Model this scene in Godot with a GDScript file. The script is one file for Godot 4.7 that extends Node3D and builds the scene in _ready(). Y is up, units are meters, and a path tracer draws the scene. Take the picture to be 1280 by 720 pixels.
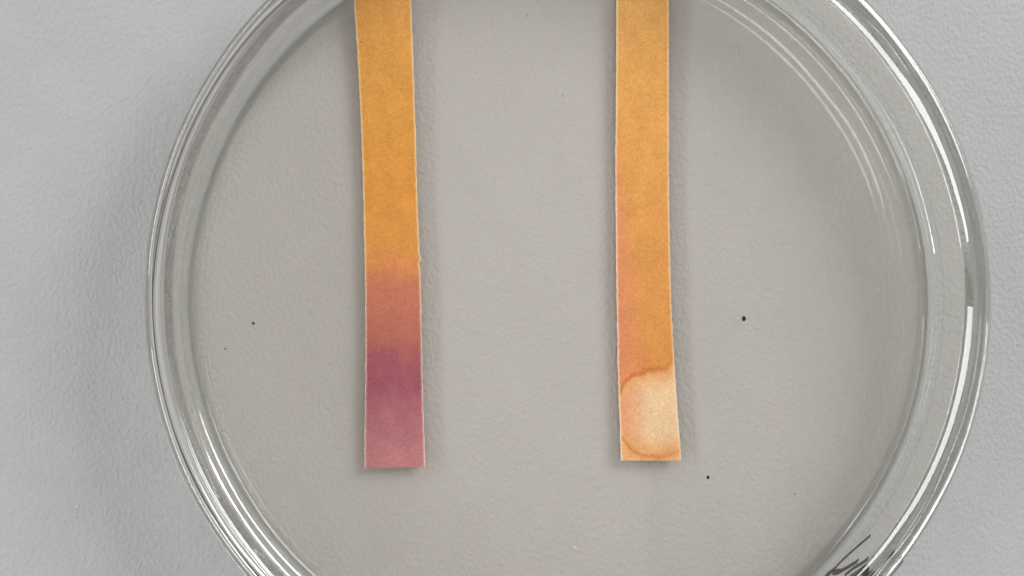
extends Node3D
# Two dyed paper test strips lying in a round glass dish on a grey grained tabletop.
# All lengths below are in millimetres; MM turns them into metres.

const MM := 0.001
var wave: FastNoiseLite


func _ready() -> void:
	# ---------------------------------------------------------------- camera
	var cam := Camera3D.new()
	cam.name = "camera"
	cam.fov = rad_to_deg(2.0 * atan(360.0 / 1900.0))
	cam.near = 0.01
	cam.far = 10.0
	# right, up and back of a hand-held camera, almost straight above the dish
	var right := Vector3(0.997551, 0.069943, 0.0)
	var up := Vector3(-0.003496, 0.049857, -0.998750)
	var back := Vector3(-0.069855, 0.996304, 0.049979)
	cam.transform = Transform3D(Basis(right, up, back), Vector3(-17.909, 172.432, 7.349) * MM)
	add_child(cam)
	cam.current = true

	# ---------------------------------------------------------------- room light
	var env := Environment.new()
	env.background_mode = Environment.BG_COLOR
	env.background_color = Color(0.72, 0.72, 0.715)
	env.background_energy_multiplier = 1.0
	env.tonemap_mode = Environment.TONE_MAPPER_LINEAR
	env.tonemap_exposure = 1.0
	env.sdfgi_enabled = true
	env.ssao_enabled = true
	env.ssil_enabled = true
	var we := WorldEnvironment.new()
	we.name = "world_environment"
	we.environment = env
	add_child(we)
	# a window close by on the right, two tall panes farther off on the left, a ceiling panel
	area_light("window_light", Vector3(0.39, 0.44, -0.31), Vector2(0.30, 0.34), 0.24, Color(1.0, 0.995, 0.99))
	area_light("window_light", Vector3(-2.2, 1.32, -1.60), Vector2(2.8, 0.32), 2.1, Color(0.98, 0.99, 1.0), Vector3(0.0, 0.1, -1.60))
	area_light("window_light", Vector3(-2.2, 1.50, 1.60), Vector2(2.8, 0.42), 2.9, Color(0.98, 0.99, 1.0), Vector3(0.0, 0.1, 1.60))
	area_light("ceiling_light", Vector3(-0.55, 1.60, 0.02), Vector2(1.30, 1.80), 0.25, Color(1.0, 0.97, 0.92))

	# ---------------------------------------------------------------- setting
	tabletop()
	# ---------------------------------------------------------------- things
	petri_dish()
	test_strips()
	specks()


func area_light(called: String, at: Vector3, size: Vector2, energy: float, tint: Color, towards := Vector3.ZERO) -> void:
	var l := AreaLight3D.new()
	l.name = called
	l.area_size = size
	l.light_energy = energy
	l.light_color = tint
	l.area_range = 6.0
	l.shadow_enabled = true
	add_child(l, true)
	l.look_at_from_position(at, towards, Vector3.UP if absf(at.x) > 0.4 else Vector3.BACK)


func lin(c: Color) -> Color:
	return c.srgb_to_linear()


func noise(sd: int, freq: float, kind := FastNoiseLite.TYPE_SIMPLEX_SMOOTH, octaves := 3) -> FastNoiseLite:
	var n := FastNoiseLite.new()
	n.seed = sd
	n.noise_type = kind
	n.frequency = freq
	n.fractal_octaves = octaves
	if octaves <= 1:
		n.fractal_type = FastNoiseLite.FRACTAL_NONE
	return n


func tag(o: Node, label: String, category: String, group := "") -> void:
	o.set_meta("label", label)
	o.set_meta("category", category)
	if group:
		o.set_meta("group", group)


# -------------------------------------------------------------------- tabletop
func tabletop() -> void:
	var m := StandardMaterial3D.new()
	m.resource_name = "grey grained laminate"
	# faint cloudiness of the laminate's own colour
	var col := NoiseTexture2D.new()
	col.width = 512
	col.height = 512
	col.seamless = true
	col.noise = noise(11, 0.006, FastNoiseLite.TYPE_SIMPLEX_SMOOTH, 4)
	var ramp := Gradient.new()
	ramp.offsets = PackedFloat32Array([0.0, 1.0])
	ramp.colors = PackedColorArray([Color(0.700, 0.701, 0.708), Color(0.716, 0.717, 0.724)])
	col.color_ramp = ramp
	m.albedo_texture = col
	# orange-peel grain: pebbles about half a millimetre across, a little longer one way
	var n := 1024
	var a := noise(3, 0.045, FastNoiseLite.TYPE_SIMPLEX_SMOOTH, 2)
	a.domain_warp_enabled = true
	a.domain_warp_amplitude = 14.0
	a.domain_warp_frequency = 0.02
	var im := a.get_seamless_image(n, n)
	im.convert(Image.FORMAT_RGBA8)
	im.bump_map_to_normal_map(6.0)
	m.normal_enabled = true
	m.normal_texture = ImageTexture.create_from_image(im)
	m.normal_scale = 0.62
	m.uv1_triplanar = true
	m.uv1_world_triplanar = true
	m.uv1_scale = Vector3(35.0, 35.0, 25.0)
	m.roughness = 0.55
	m.metallic_specular = 0.4
	var b := BoxMesh.new()
	b.size = Vector3(0.9, 0.028, 0.7)
	var o := MeshInstance3D.new()
	o.name = "tabletop"
	o.mesh = b
	o.material_override = m
	o.position = Vector3(0.0, -0.014, 0.0)
	o.set_meta("kind", "structure")
	o.set_meta("label", "pale grey tabletop with a fine pebbled grain")
	add_child(o)


# -------------------------------------------------------------------- glass dish
func glass(tint: Color) -> StandardMaterial3D:
	var m := StandardMaterial3D.new()
	m.resource_name = "clear glass"
	m.transparency = BaseMaterial3D.TRANSPARENCY_ALPHA
	m.albedo_color = Color(tint.r, tint.g, tint.b, 0.0)
	m.refraction_enabled = true
	m.refraction_scale = 0.05
	m.roughness = 0.0
	m.metallic_specular = 0.7
	return m


# the flat bottom: a plate so thin and even that light passes it straight
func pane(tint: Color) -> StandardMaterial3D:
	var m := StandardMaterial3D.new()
	m.resource_name = "glass plate with painted warm haze"
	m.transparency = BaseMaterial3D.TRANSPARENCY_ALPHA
	m.albedo_color = Color(tint.r, tint.g, tint.b, 0.07)  # the slight opacity lays a painted warm haze over the bottom
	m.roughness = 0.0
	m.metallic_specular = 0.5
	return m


func arc(c: Vector2, r: float, from_deg: float, to_deg: float, steps: int) -> Array:
	var out := []
	for i in steps + 1:
		var t := deg_to_rad(lerpf(from_deg, to_deg, float(i) / steps))
		out.append(c + Vector2(cos(t), sin(t)) * r)
	return out


# one closed skin of revolution, cut along its profile into named parts that meet edge to edge
func petri_dish() -> void:
	var prof := []
	prof.append_array([Vector2(0.0, 0.14), Vector2(12.0, 0.14), Vector2(24.0, 0.13), Vector2(36.0, 0.11), Vector2(39.5, 0.07), Vector2(41.2, 0.03)])
	var n_under: int = prof.size() - 1
	prof.append_array(arc(Vector2(42.6, 2.43), 2.4, -85.0, 0.0, 9))
	for k in 5:
		prof.append(Vector2(45.0, 4.4 + k * 1.95))
	var n_out: int = prof.size() - 1
	# the rim: round outside, a gently domed top, and a softly ground bevel inside
	prof.append_array(arc(Vector2(43.9, 12.68), 1.1, 8.0, 88.0, 10))
	prof.append_array(arc(Vector2(43.218, 13.282), 0.5, 92.0, 125.0, 6))
	prof.append_array(arc(Vector2(49.05, 5.86), 10.0, 128.3, 134.2, 6))
	prof.append_array(arc(Vector2(42.196, 12.804), 0.2, 138.0, 176.0, 4))
	var n_lip: int = prof.size() - 1
	for k in 5:
		prof.append(Vector2(42.0, 12.3 - k * 2.1))
	prof.append(Vector2(42.0, 2.3))
	prof.append_array(arc(Vector2(41.05, 2.10), 0.95, -6.0, -90.0, 10))
	var n_in: int = prof.size() - 1
	for r in [38.0, 35.0, 31.0, 26.0, 20.0, 14.0, 8.0, 3.0, 0.0]:
		prof.append(Vector2(r, 1.15))
	var seg := 288
	var rows: int = prof.size()
	var wob := noise(21, 0.35, FastNoiseLite.TYPE_SIMPLEX_SMOOTH, 2)
	var p := []
	for i in rows:
		var ring := PackedVector3Array()
		for s in seg:
			var t := TAU * s / seg
			var q: Vector2 = prof[i]
			var dir := Vector3(cos(t), 0.0, sin(t))
			var r: float = q.x
			var y: float = q.y
			if q.x > 41.5:
				r += wall_wave(dir, q)
				if y > 11.0:
					y += wob.get_noise_2d(dir.x * 5.0 + 40.0, dir.z * 5.0) * 0.04
			elif y > 0.8:
				y += wob.get_noise_2d(dir.x * q.x * 0.18, dir.z * q.x * 0.18) * 0.03
			ring.append(Vector3(dir.x * r, y, dir.z * r))
		p.append(ring)
	# smooth normals over the whole skin, so the parts join without a seam
	var nrm := []
	for i in rows:
		var ring := PackedVector3Array()
		var a: int = maxi(i - 1, 0)
		var b: int = mini(i + 1, rows - 1)
		for s in seg:
			var along: Vector3 = p[b][s] - p[a][s]
			var t := TAU * s / seg
			var around: Vector3 = p[i][(s + 1) % seg] - p[i][(s + seg - 1) % seg]
			if around.length() < 1e-4:
				around = Vector3(-sin(t), 0.0, cos(t))
			var v := around.cross(along).normalized()
			if prof[i].x < 0.001:
				v = Vector3.DOWN if i == 0 else Vector3.UP
			ring.append(v)
		nrm.append(ring)
	# the cross product must point out of the glass
	var flip := 1.0 if nrm[n_out - 2][0].x > 0.0 else -1.0
	for i in rows:
		for s in seg:
			if prof[i].x >= 0.001:
				nrm[i][s] = nrm[i][s] * flip
	var dish := Node3D.new()
	dish.name = "petri_dish"
	tag(dish, "round clear glass dish holding two paper strips on grey tabletop", "glass dish")
	add_child(dish)
	var clear := pane(Color(0.90, 0.80, 0.64))  # warm cast painted into the tint, in place of reflected ceiling light
	var green := glass(Color(0.99, 0.987, 0.962))
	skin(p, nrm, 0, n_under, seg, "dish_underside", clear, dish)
	skin(p, nrm, n_under, n_out, seg, "outer_wall", green, dish)
	var polished := glass(Color(0.99, 0.987, 0.962))
	polished.clearcoat_enabled = true
	polished.clearcoat = 1.0
	polished.clearcoat_roughness = 0.0
	skin(p, nrm, n_out, n_lip, seg, "rim", polished, dish)
	skin(p, nrm, n_lip, n_in, seg, "inner_wall", green, dish)
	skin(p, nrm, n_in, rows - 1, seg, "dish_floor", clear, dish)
	marker_scribble(dish)


func skin(p: Array, nrm: Array, from: int, to: int, seg: int, called: String, m: Material, parent: Node) -> void:
	var st := SurfaceTool.new()
	st.begin(Mesh.PRIMITIVE_TRIANGLES)
	for i in range(from, to):
		for s in seg:
			var u := (s + 1) % seg
			tri(st, p[i][s], p[i + 1][s], p[i + 1][u], nrm[i][s], nrm[i + 1][s], nrm[i + 1][u])
			tri(st, p[i][s], p[i + 1][u], p[i][u], nrm[i][s], nrm[i + 1][u], nrm[i][u])
	st.index()
	var o := MeshInstance3D.new()
	o.name = called
	o.mesh = st.commit()
	o.material_override = m
	parent.add_child(o, true)


# a triangle in millimetres, wound so that its front is the side its normals point to
func tri(st: SurfaceTool, a: Vector3, b: Vector3, c: Vector3, na: Vector3, nb: Vector3, nc: Vector3, ua := Vector2.ZERO, ub := Vector2.ZERO, uc := Vector2.ZERO) -> void:
	var g := (b - a).cross(c - a)
	if g.length() < 1e-9:
		return
	var pts := [[a, na, ua], [b, nb, ub], [c, nc, uc]]
	if g.dot(na + nb + nc) > 0.0:   # anticlockwise seen from the front: turn it round
		pts = [pts[0], pts[2], pts[1]]
	for q in pts:
		st.set_normal(q[1])
		st.set_uv(q[2])
		st.add_vertex(q[0] * MM)


# black marker letters on the outside of the wall: strokes given as (angle in degrees, height)
func marker_scribble(dish: Node) -> void:
	var ink := StandardMaterial3D.new()
	ink.resource_name = "black marker ink"
	ink.albedo_color = Color(0.03, 0.03, 0.04)
	ink.roughness = 0.6
	# each: line width, then the points
	var strokes := [
		[0.30, Vector2(45.4, 4.0), Vector2(44.6, 3.5), Vector2(42.6, 3.7), Vector2(40.4, 4.5), Vector2(38.0, 5.6)],
		[0.52, Vector2(42.4, 8.0), Vector2(43.8, 6.9), Vector2(45.2, 5.6), Vector2(45.5, 4.2)],
		[0.60, Vector2(44.9, 3.9), Vector2(46.2, 3.3), Vector2(47.6, 3.7)],
		[0.45, Vector2(41.4, 10.2), Vector2(42.6, 9.6), Vector2(43.8, 8.6), Vector2(45.4, 8.0)],
		[0.40, Vector2(42.6, 11.6), Vector2(44.0, 10.4), Vector2(45.6, 9.8)],
		[0.45, Vector2(47.6, 9.8), Vector2(47.2, 6.5), Vector2(47.0, 3.2)],
		[0.45, Vector2(47.4, 6.6), Vector2(49.2, 8.2), Vector2(50.6, 7.0), Vector2(50.8, 3.3)],
		[0.22, Vector2(39.0, 13.2), Vector2(40.2, 12.95), Vector2(41.6, 12.7)],
	]
	for s in strokes:
		ink_stroke(s.slice(1), ink, dish, s[0])


func ink_stroke(pts: Array, m: Material, dish: Node, wide := 0.42) -> void:
	var c := Curve2D.new()
	for i in pts.size():
		var t: Vector2 = (pts[mini(i + 1, pts.size() - 1)] - pts[maxi(i - 1, 0)]) * 0.2
		c.add_point(pts[i], -t, t)
	c.bake_interval = 0.15
	var way := c.get_baked_points()
	var st := SurfaceTool.new()
	st.begin(Mesh.PRIMITIVE_TRIANGLES)
	var rr := noise(77, 0.8)
	var edge := []
	for i in way.size():
		var d: Vector2 = way[mini(i + 1, way.size() - 1)] - way[maxi(i - 1, 0)]
		d = Vector2(d.x * 0.785, d.y).normalized()
		var w := wide + 0.12 * rr.get_noise_1d(i * 0.5)
		if i == 0 or i == way.size() - 1:
			w *= 0.4
		var n := Vector2(-d.y, d.x) * w
		edge.append([on_wall(way[i] + Vector2(n.x / 0.785, n.y), 0.0), on_wall(way[i] - Vector2(n.x / 0.785, n.y), 0.0), on_wall(way[i], 0.03)])
	for i in edge.size() - 1:
		for k in 2:
			var a: Vector3 = edge[i][k]
			var b: Vector3 = edge[i + 1][k]
			var mid: Vector3 = edge[i][2]
			var mid2: Vector3 = edge[i + 1][2]
			var out := Vector3(a.x, 0.0, a.z).normalized()
			tri(st, a, b, mid2, out, out, out)
			tri(st, a, mid2, mid, out, out, out)
	var o := MeshInstance3D.new()
	o.name = "ink_mark"
	o.mesh = st.commit()
	o.material_override = m
	o.set_meta("label", "stroke of black marker writing on the outside of the glass wall")
	dish.add_child(o, true)


func on_wall(q: Vector2, off: float) -> Vector3:
	var t := deg_to_rad(q.x)
	var r := 45.0
	if q.y > 12.68:   # over the rounded edge of the rim
		r = 43.9 + sqrt(maxf(1.21 - pow(q.y - 12.68, 2.0), 0.0)) + 0.12
	# the ink has bitten into the glass: it lies a hair inside the wall's skin
	r += wall_wave(Vector3(cos(t), 0.0, sin(t)), Vector2(r, q.y)) - 0.075 + off
	return Vector3(cos(t) * r, q.y, sin(t) * r)


# hand-finished glass: the wall is never quite round
func wall_wave(dir: Vector3, q: Vector2) -> float:
	if wave == null:
		wave = noise(21, 0.35, FastNoiseLite.TYPE_SIMPLEX_SMOOTH, 2)
	return wave.get_noise_3d(dir.x * 6.0, q.y * 0.35 + q.x * 0.08, dir.z * 6.0) * 0.10


# -------------------------------------------------------------------- paper strips
# each row: distance along the strip (0 to 640), left edge, right edge
func test_strips() -> void:
	var left_rows := [
		[18.0, Vector3(-23.74, 2.72, -34.10), Vector3(-17.55, 2.72, -34.25)],
		[40.0, Vector3(-23.71, 2.52, -33.21), Vector3(-17.48, 2.52, -33.31)],
		[100.0, Vector3(-23.37, 1.95, -28.05), Vector3(-17.26, 1.95, -28.14)],
		[160.0, Vector3(-23.05, 1.68, -22.73), Vector3(-17.06, 1.68, -22.80)],
		[220.0, Vector3(-22.80, 1.55, -17.33), Vector3(-16.88, 1.55, -17.39)],
		[290.0, Vector3(-22.59, 1.50, -11.03), Vector3(-16.69, 1.50, -11.07)],
		[360.0, Vector3(-22.42, 1.54, -4.73), Vector3(-16.42, 1.54, -4.76)],
		[380.0, Vector3(-22.37, 1.55, -2.93), Vector3(-16.35, 1.55, -2.96)],
		[440.0, Vector3(-22.32, 1.52, 2.43), Vector3(-16.19, 1.52, 2.42)],
		[490.0, Vector3(-22.28, 1.50, 6.90), Vector3(-16.09, 1.50, 6.90)],
		[540.0, Vector3(-22.31, 1.47, 11.35), Vector3(-15.99, 1.47, 11.36)],
		[600.0, Vector3(-22.35, 1.44, 16.68), Vector3(-15.78, 1.44, 16.70)],
		[626.0, Vector3(-22.32, 1.43, 18.98), Vector3(-15.74, 1.43, 18.84)],
	]
	var right_rows := [
		[10.0, Vector3(6.05, 2.38, -36.53), Vector3(11.90, 2.38, -36.63)],
		[40.0, Vector3(6.08, 2.08, -33.93), Vector3(11.95, 2.08, -34.03)],
		[100.0, Vector3(6.10, 1.73, -28.57), Vector3(11.99, 1.73, -28.66)],
		[160.0, Vector3(6.06, 1.65, -23.10), Vector3(11.96, 1.65, -23.18)],
		[240.0, Vector3(5.98, 1.52, -15.80), Vector3(11.94, 1.52, -15.86)],
		[310.0, Vector3(6.00, 1.51, -9.42), Vector3(11.97, 1.51, -9.46)],
		[370.0, Vector3(6.02, 1.54, -3.96), Vector3(12.05, 1.54, -3.99)],
		[430.0, Vector3(6.09, 1.53, 1.47), Vector3(12.19, 1.53, 1.46)],
		[470.0, Vector3(6.14, 1.51, 5.09), Vector3(12.36, 1.51, 5.08)],
		[500.0, Vector3(6.17, 1.50, 7.79), Vector3(12.50, 1.50, 7.79)],
		[540.0, Vector3(6.28, 1.50, 11.39), Vector3(12.74, 1.50, 11.41)],
		[580.0, Vector3(6.39, 1.53, 14.99), Vector3(12.98, 1.53, 15.01)],
		[616.0, Vector3(6.47, 1.63, 18.21), Vector3(13.19, 1.63, 18.24)],
	]
	paper_strip(left_rows, 5, true, "ochre paper strip whose lower half has turned dusky pink and purple")
	paper_strip(right_rows, 9, false, "ochre paper strip ending in a pale round damp spot with a brown outline")


# the dye of the left strip along its length (0 to 640)
func dye_left(y: float, u: float) -> Color:
	var at := [40, 140, 290, 350, 374, 394, 430, 464, 480, 496, 524, 542, 572, 628]
	var c := [
		Color8(223, 160, 88), Color8(217, 154, 78), Color8(217, 148, 71), Color8(215, 145, 75), Color8(212, 138, 82), Color8(198, 122, 92), Color8(188, 114, 92),
		Color8(181, 107, 91), Color8(170, 98, 94), Color8(159, 90, 97), Color8(157, 89, 99), Color8(164, 98, 107), Color8(173, 110, 115), Color8(190, 127, 127)]
	return along(at, c, y + 7.0 * sin(u * 4.0) + 9.0 * smoothstep(0.7, 1.0, u))


func dye_right(y: float, u: float) -> Color:
	var at := [40, 140, 240, 340, 440, 490]
	var c := [Color8(223, 166, 97), Color8(221, 160, 90), Color8(220, 157, 87), Color8(215, 149, 83), Color8(215, 147, 81), Color8(212, 142, 78)]
	var base := along(at, c, y)
	# the acid-pink side
	var side := smoothstep(170.0, 330.0, y) * (1.0 - smoothstep(0.0, 0.22 + 0.45 * smoothstep(250.0, 480.0, y), u))
	base = base.lerp(Color8(218, 138, 104), 0.75 * side)
	# the damp spot with the tide mark round it
	var top := line([[0.0, 534.0], [0.08, 520.0], [0.28, 508.0], [0.55, 503.0], [0.85, 502.0], [1.0, 490.0]], u)
	var low := line([[0.0, 586.0], [0.12, 599.0], [0.35, 609.0], [0.6, 612.0], [0.85, 608.0], [1.0, 606.0]], u)
	var d := minf(y - top, low - y)
	var spot := Color8(229, 192, 150).lerp(Color8(222, 150, 112), clampf(1.0 - (u - 0.02) * 2.1, 0.0, 1.0))
	spot = spot.lerp(Color8(224, 165, 110), 1.0 - smoothstep(2.0, 30.0, d))
	if y > low:
		base = Color8(226, 168, 114)
	base = base.lerp(spot, smoothstep(-2.0, 3.0, d))
	var ring := exp(-pow(d / (3.2 + 2.0 * u), 2.0)) * (0.8 if y < 560.0 else 0.5) * (1.0 - 0.5 * smoothstep(0.6, 0.95, u))
	return base.lerp(Color8(194, 112, 60), ring)


func line(pts: Array, x: float) -> float:
	for i in pts.size() - 1:
		if x <= pts[i + 1][0]:
			return lerpf(pts[i][1], pts[i + 1][1], (x - pts[i][0]) / (pts[i + 1][0] - pts[i][0]))
	return pts[-1][1]


func along(at: Array, c: Array, y: float) -> Color:
	if y <= at[0]:
		return c[0]
	for i in at.size() - 1:
		if y <= at[i + 1]:
			return c[i].lerp(c[i + 1], (y - at[i]) / float(at[i + 1] - at[i]))
	return c[-1]


func paper_strip(rows: Array, sd: int, is_left: bool, label: String) -> void:
	# print: dye, mottling and specks of the paper itself
	var w := 128
	var h := 1280
	var im := Image.create(w, h, false, Image.FORMAT_RGBA8)
	var hi := Image.create(w, h, false, Image.FORMAT_RGBA8)
	var edge_im := Image.create(4, h, false, Image.FORMAT_RGBA8)
	var mott := noise(sd, 0.045, FastNoiseLite.TYPE_SIMPLEX_SMOOTH, 3)
	var fine := noise(sd + 1, 0.13, FastNoiseLite.TYPE_SIMPLEX_SMOOTH, 2)
	var wander := noise(sd + 2, 0.02, FastNoiseLite.TYPE_SIMPLEX_SMOOTH, 3)
	var pale := Color8(250, 232, 205)
	for y in h:
		for x in w:
			var u := (x + 0.5) / w
			var bend := 11.0 * wander.get_noise_2d(x, y) + 2.5 * mott.get_noise_2d(x * 1.5, y * 1.5) + 5.0 * mott.get_noise_2d(x * 2.2, y * 0.3 + 77.0)
			var yy := (y + 0.5) * 0.5 + bend
			var c := dye_left(yy, u) if is_left else dye_right((y + 0.5) * 0.5 + bend * 0.28, u)
			var k := 1.0 + 0.03 * mott.get_noise_2d(x, y) + 0.045 * wander.get_noise_2d(x * 0.7 + 40.0, y * 0.5) + 0.06 * fine.get_noise_2d(x, y)
			var f := fine.get_noise_2d(x * 0.8 + 300.0, y * 0.8)
			if f > 0.6:
				k -= 0.6 * (f - 0.6)
			c = Color(c.r * k, c.g * k * (1.0 + 0.02 * mott.get_noise_2d(x + 500.0, y)), c.b * k * (1.0 + 0.03 * mott.get_noise_2d(x, y + 900.0)))
			# worn fibres along the cut sides
			var side := minf(u, 1.0 - u) * w
			var fray := (1.0 - smoothstep(0.0, 5.0 + 3.0 * fine.get_noise_2d(y * 0.5, x * 0.1), side))
			c = c.lerp(pale, 0.35 * fray)
			im.set_pixel(x, y, c)
			var hgt := 0.5 + 0.28 * fine.get_noise_2d(x * 0.9, y * 0.9) + 0.32 * mott.get_noise_2d(x * 1.8, y * 1.8)
			hi.set_pixel(x, y, Color(hgt, hgt, hgt))
			if x == 0 or x == w - 1:
				var e := c.lerp(pale, 0.55 + 0.25 * fine.get_noise_2d(y * 0.6, x))
				for q in 2:
					edge_im.set_pixel((0 if x == 0 else 2) + q, y, e)
	# short paper fibres, lying every way, a little paler or darker than the sheet
	var rng := RandomNumberGenerator.new()
	rng.seed = sd * 31
	for i in 420:
		var at := Vector2(rng.randf() * w, rng.randf() * h)
		var dir := Vector2.from_angle(rng.randf() * TAU)
		var turn := rng.randf_range(-0.08, 0.08)
		var tone := rng.randf_range(0.90, 1.09)
		for q in rng.randi_range(8, 22):
			at += dir
			dir = dir.rotated(turn)
			var ix := int(at.x)
			var iy := int(at.y)
			if ix > 1 and ix < w - 2 and iy > 0 and iy < h:
				var o := im.get_pixel(ix, iy)
				im.set_pixel(ix, iy, Color(o.r * tone, o.g * tone, o.b * tone))
				var lift := hi.get_pixel(ix, iy).r + 0.12
				hi.set_pixel(ix, iy, Color(lift, lift, lift))
	hi.bump_map_to_normal_map(4.0)
	var paper := StandardMaterial3D.new()
	paper.resource_name = "dyed test paper"
	paper.albedo_texture = ImageTexture.create_from_image(im)
	paper.normal_enabled = true
	paper.normal_texture = ImageTexture.create_from_image(hi)
	paper.normal_scale = 0.5
	paper.roughness = 0.92
	paper.metallic_specular = 0.25
	var cut := StandardMaterial3D.new()
	cut.resource_name = "pale cut paper edge"
	cut.albedo_texture = ImageTexture.create_from_image(edge_im)
	cut.roughness = 0.95
	cut.metallic_specular = 0.2
	# the sheet as a fine grid
	var c_l := Curve3D.new()
	var n := 420
	var m := 10
	var top := []
	var vs := []
	var jag := noise(sd + 4, 0.06, FastNoiseLite.TYPE_SIMPLEX_SMOOTH, 3)
	var warp := noise(sd + 6, 0.012, FastNoiseLite.TYPE_SIMPLEX_SMOOTH, 2)
	for i in n + 1:
		var y := lerpf(rows[0][0], rows[-1][0], float(i) / n)
		var l := smooth_row(rows, y, 1)
		var r := smooth_row(rows, y, 2)
		var across := (r - l).normalized()
		l += across * (0.02 * jag.get_noise_2d(i, 0.0))
		r += across * (0.02 * jag.get_noise_2d(i, 90.0))
		if is_left:   # a nick in the right-hand cut
			r += across * 0.16 * (exp(-pow((y - 363.0) / 4.0, 2.0)) - 0.9 * exp(-pow((y - 369.5) / 2.2, 2.0)))
		var line_pts := []
		for j in m + 1:
			var t := float(j) / m
			var q := l.lerp(r, t)
			q.y += 0.05 * warp.get_noise_2d(i * 0.8, j * 8.0) + 0.05 * (1.0 - pow(2.0 * t - 1.0, 2.0))
			if is_left and t > 0.75:
				q.y += 0.12 * (t - 0.75) * 4.0 * exp(-pow((y - 366.0) / 7.0, 2.0))
			line_pts.append(q)
		top.append(line_pts)
		vs.append(y / 640.0)
	var root := Node3D.new()
	root.name = "test_strip"
	tag(root, label, "paper strip", "paper strips in the glass dish")
	add_child(root, true)
	var st := SurfaceTool.new()
	st.begin(Mesh.PRIMITIVE_TRIANGLES)
	var thick := Vector3(0.0, -0.24, 0.0)
	for i in n:
		for j in m:
			var q := [top[i][j], top[i][j + 1], top[i + 1][j + 1], top[i + 1][j]]
			var uv := [Vector2(float(j) / m, vs[i]), Vector2(float(j + 1) / m, vs[i]), Vector2(float(j + 1) / m, vs[i + 1]), Vector2(float(j) / m, vs[i + 1])]
			quad(st, q, uv, Vector3.UP)
			quad(st, [q[0] + thick, q[1] + thick, q[2] + thick, q[3] + thick], uv, Vector3.DOWN)
	st.index()
	st.generate_normals()
	st.generate_tangents()
	mesh_part("paper_sheet", st, paper, root)
	for k in 2:
		var j := 0 if k == 0 else m
		st = SurfaceTool.new()
		st.begin(Mesh.PRIMITIVE_TRIANGLES)
		var fuzz := noise(sd + 20 + k, 0.16, FastNoiseLite.TYPE_SIMPLEX_SMOOTH, 2)
		var u0 := 0.125 if k == 0 else 0.875
		for i in n:
			var prof := []
			for e in 2:
				var a: Vector3 = top[i + e][j]
				var inward: Vector3 = (top[i + e][5] - a).normalized()
				var bul := 0.09 + 0.05 * fuzz.get_noise_1d(i + e)
				prof.append([a, a - inward * bul * 0.75 + Vector3(0, -0.035, 0), a - inward * bul + Vector3(0, -0.12, 0), a - inward * 0.05 + thick])
			for s in 3:
				var out: Vector3 = (prof[0][s + 1] - top[i][5]).normalized() + Vector3(0, 0.5, 0)
				quad(st, [prof[0][s], prof[0][s + 1], prof[1][s + 1], prof[1][s]], [Vector2(u0, vs[i]), Vector2(u0, vs[i]), Vector2(u0, vs[i + 1]), Vector2(u0, vs[i + 1])], out)
		st.index()
		st.generate_normals()
		mesh_part("cut_edge", st, cut, root)
	for k in 2:
		var i := 0 if k == 0 else n
		st = SurfaceTool.new()
		st.begin(Mesh.PRIMITIVE_TRIANGLES)
		for j in m:
			var a: Vector3 = top[i][j]
			var b: Vector3 = top[i][j + 1]
			quad(st, [a, b, b + thick, a + thick], [Vector2(0.5, vs[i]), Vector2(0.5, vs[i]), Vector2(0.5, vs[i]), Vector2(0.5, vs[i])], Vector3.FORWARD if k == 0 else Vector3.BACK)
		st.generate_normals()
		mesh_part("end_edge", st, paper, root)


func mesh_part(called: String, st: SurfaceTool, m: Material, parent: Node) -> void:
	var o := MeshInstance3D.new()
	o.name = called
	o.mesh = st.commit()
	o.material_override = m
	parent.add_child(o, true)


func quad(st: SurfaceTool, q: Array, uv: Array, n: Vector3) -> void:
	tri(st, q[0], q[1], q[2], n, n, n, uv[0], uv[1], uv[2])
	tri(st, q[0], q[2], q[3], n, n, n, uv[0], uv[2], uv[3])


func smooth_row(rows: Array, y: float, k: int) -> Vector3:
	var i := 0
	while i < rows.size() - 2 and y > rows[i + 1][0]:
		i += 1
	var t: float = (y - rows[i][0]) / (rows[i + 1][0] - rows[i][0])
	var a: Vector3 = rows[maxi(i - 1, 0)][k]
	var b: Vector3 = rows[i][k]
	var c: Vector3 = rows[i + 1][k]
	var d: Vector3 = rows[mini(i + 2, rows.size() - 1)][k]
	var ta: float = rows[maxi(i - 1, 0)][0]
	var tb: float = rows[i][0]
	var tc: float = rows[i + 1][0]
	var td: float = rows[mini(i + 2, rows.size() - 1)][0]
	# cubic Hermite with slopes that allow for uneven spacing
	var m0 := (c - a) / (tc - ta) * (tc - tb)
	var m1 := (d - b) / (td - tb) * (tc - tb)
	var t2 := t * t
	var t3 := t2 * t
	return b * (2 * t3 - 3 * t2 + 1) + m0 * (t3 - 2 * t2 + t) + c * (-2 * t3 + 3 * t2) + m1 * (t3 - t2)


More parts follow.
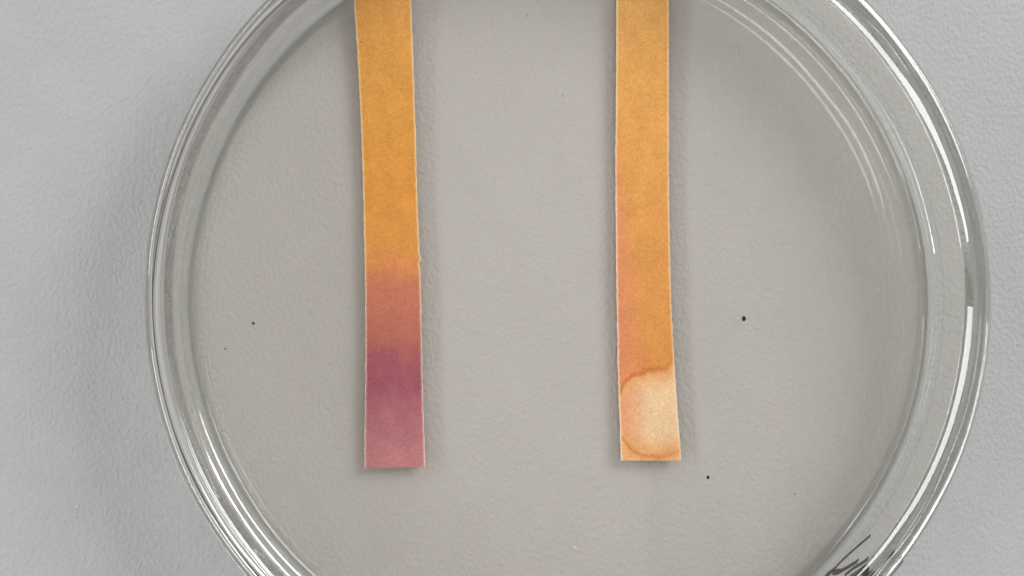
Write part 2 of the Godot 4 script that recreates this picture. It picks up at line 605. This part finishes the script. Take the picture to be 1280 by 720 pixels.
# -------------------------------------------------------------------- grains of dirt
func specks() -> void:
	var dark := Color(0.09, 0.085, 0.085)
	var brown := Color(0.30, 0.26, 0.20)
	var faint := Color(0.46, 0.43, 0.39)
	var white := Color(0.85, 0.85, 0.84)
	speck(Vector3(20.63, 1.15, 2.16), 0.215, dark, "black grain on the dish floor right of the spotted strip, the largest speck", 1)
	speck(Vector3(16.37, 1.15, 20.17), 0.165, dark, "small black grain below the lower end of the spotted strip", 2)
	speck(Vector3(-34.85, 1.15, 2.81), 0.15, brown, "brown grain on the dish floor left of the purple-ended strip", 3)
	speck(Vector3(-37.91, 1.15, 5.66), 0.09, brown, "faint tiny brown grain close to the left wall of the dish", 4)
	speck(Vector3(26.36, 1.15, 22.12), 0.085, faint, "faint tiny grain on the dish floor at lower right, near the marker writing", 5)
	speck(Vector3(1.25, 1.15, 27.94), 0.10, white, "tiny white crumb on the dish floor between and below the strips", 6)
	speck(Vector3(-0.10, 1.15, -23.2), 0.075, faint, "faint tiny grain between the upper halves of the strips, nearer the spotted one", 8)
	speck(Vector3(-4.16, 1.15, -32.4), 0.075, faint, "faint tiny grain between the strips at the top edge of the picture", 9)
	speck(Vector3(-54.16, 0.0, 23.12), 0.13, white, "tiny white crumb on the tabletop left of the dish", 7)


func speck(at: Vector3, r: float, c: Color, label: String, sd: int) -> void:
	var m := StandardMaterial3D.new()
	m.albedo_color = c
	m.roughness = 0.9
	var st := SurfaceTool.new()
	st.begin(Mesh.PRIMITIVE_TRIANGLES)
	var n := noise(sd + 50, 0.9)
	var rings := 7
	var seg := 12
	var f := func(i: int, s: int) -> Vector3:
		var a := PI * i / rings
		var b := TAU * (s % seg) / seg
		var d := Vector3(sin(a) * cos(b), cos(a), sin(a) * sin(b))
		return d * Vector3(1.0, 0.55, 1.25) * r * (1.0 + 0.6 * n.get_noise_3dv(d * 1.4)) + Vector3(0, r * 0.5, 0)
	for i in rings:
		for s in seg:
			var q := [f.call(i, s), f.call(i, s + 1), f.call(i + 1, s + 1), f.call(i + 1, s)]
			quad(st, q, [Vector2.ZERO, Vector2.ZERO, Vector2.ZERO, Vector2.ZERO], (q[0] + q[2]) * 0.5 - Vector3(0, r * 0.5, 0))
	st.index()
	st.generate_normals()
	var o := MeshInstance3D.new()
	o.name = "dirt_speck"
	o.mesh = st.commit()
	o.material_override = m
	o.position = at * MM
	tag(o, label, "speck", "specks of dirt on the glass and the table")
	add_child(o, true)
